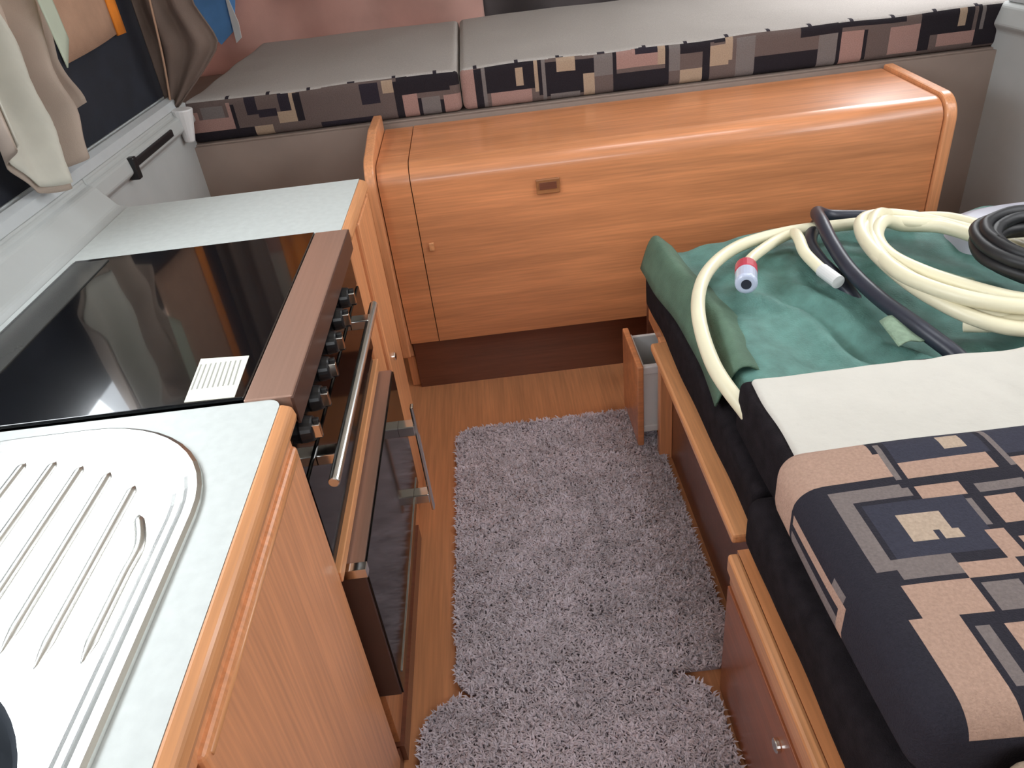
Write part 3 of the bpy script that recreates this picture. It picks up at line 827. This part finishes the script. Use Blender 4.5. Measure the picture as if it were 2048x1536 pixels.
# ------------------------------------------------------------------ canvas, curtains and fittings at upper left
t = thing('window_curtain', 'beige curtain gathered over the dark canvas above the worktop', 'curtain', (-0.97, 1.85, 0.98))
def curt(u, v):
    # v: 0 top, 1 hem
    hem = 1.0 + 0.10 * max(0, u - 0.62) / 0.38 + 0.115 * max(0, 0.22 - u) / 0.22 + 0.012 * math.sin(u * 14)
    z = 1.92 - v * (1.92 - hem)
    q = max(0, min(1, (1.50 - z) / 0.12))
    q = q * q * (3 - 2 * q)
    l = 1.82 - 0.27 * q
    r_ = 2.0 - 0.06 * max(0, min(1, (1.34 - z) / 0.12)) + 0.045 * math.exp(-((z - 1.12) / 0.05) ** 2)
    y = l + (r_ - l) * u
    x = -0.962 + 0.026 * math.sin(u * 17 + v * 2) + 0.010 * math.sin(u * 37 + 1) - 0.015 * v * u
    return Vector((x, y, z))
cloth('drop', curt, 70, 60, CURT, t, 0.003)
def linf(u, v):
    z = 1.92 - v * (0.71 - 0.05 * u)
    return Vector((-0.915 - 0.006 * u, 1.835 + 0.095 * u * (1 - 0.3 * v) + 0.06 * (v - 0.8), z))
cloth('lit_lining_edge', linf, 10, 30, LIT_LINING, t, 0.003)  # pale strip: daylight on the curtain edge is put into its colour
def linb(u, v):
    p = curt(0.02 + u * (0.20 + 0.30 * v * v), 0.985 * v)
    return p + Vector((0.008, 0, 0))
cloth('lit_lining_hem', linb, 24, 60, mat('cream_lining', (214, 210, 198), 0.9, var=0.04, transl=0.3), t, 0.003)  # paler overlay: whitish glow on the curtain is put into its colour
t = thing('rolled_canvas_pocket', 'tan canvas pocket with an orange webbing edge on the dark side canvas', 'pocket', (-1.02, 2.27, 1.20))
def tanf(u, v):
    return Vector((-1.030 + 0.008 * math.sin(u * math.pi), 2.085 + 0.34 * u, 1.19 + 0.02 * u + 0.62 * v))
cloth('tan_panel', tanf, 16, 10, TAN, t, 0.006)
cloth('orange_edge', lambda u, v: Vector((-1.026, 2.425 + 0.06 * u, 1.205 + 0.6 * v)), 3, 10, ORANGE, t, 0.006)

t = thing('corner_drape', 'brown canvas drape hanging down to the left corner of the bed', 'drape', (-0.93, 2.6, 0.97))
def drape(u, v):
    z = 2.0 - v * 1.04
    l = -1.022
    q = max(0, min(1, (1.15 - z) / 0.19))
    r_ = -0.785 - 0.055 * max(0, min(1, (z - 1.12) / 0.13)) - 0.205 * q ** 1.15
    x = l + (r_ - l) * u
    return Vector((x, 2.595 + 0.016 * (1 - 0.6 * q) * math.sin(u * 15) - 0.02 * u * v, z))
cloth('drop', drape, 50, 40, CANV, t, 0.004)
obj('seam_cord', tube(crom([(-0.955, 2.57, 1.30), (-0.975, 2.57, 1.12), (-1.0, 2.575, 0.985), (-1.008, 2.58, 0.95)], 8), 0.0035, 8), TAN, t, smooth=True)

t = thing('orange_tent_flap', 'orange brown tent flap tied back beside the bed opening', 'flap', (-0.72, 2.62, 1.30))
cloth('panel', lambda u, v: Vector((-0.80 + 0.16 * u, 2.63 + 0.012 * math.sin(u * 14), 1.30 + 0.7 * v)), 16, 8, ORANGE, t, 0.005)

t = thing('blue_tent_window', 'bright blue triangular window panel in the bed canvas', 'panel', (-1.2, 3.96, 0.98))
obj('blue_panel', extrude([(-1.34, 1.5), (-1.06, 1.5), (-1.085, 1.16), (-1.13, 1.02), (-1.21, 0.965), (-1.27, 1.05)], 3.955, 3.963, 1), BLUE, t)
obj('white_tab', extrude([(-1.135, 0.965), (-1.105, 0.985), (-1.10, 1.05), (-1.118, 1.16), (-1.128, 1.16)], 3.945, 3.955, 1), WHITE, t)

o = obj('corner_bracket', cyl((-0.968, 2.545, 0.862), (-0.962, 2.545, 0.965), 0.016, 16, 0.034), WHITE, bevel=0.004)
tag(o, 'white plastic corner bracket at the end of the left wall rail', 'bracket')
t = thing('wall_clip', 'black clip and dark strap on the left wall rail beyond the worktop', 'clip', (-0.985, 2.2, 0.90))
obj('clip_body', box(-0.985, -0.955, 2.075, 2.10, 0.885, 0.945), BLK, t, bevel=0.004)
obj('rubber_strap', box(-0.984, -0.962, 2.10, 2.42, 0.912, 0.934), BLK, t, bevel=0.004)
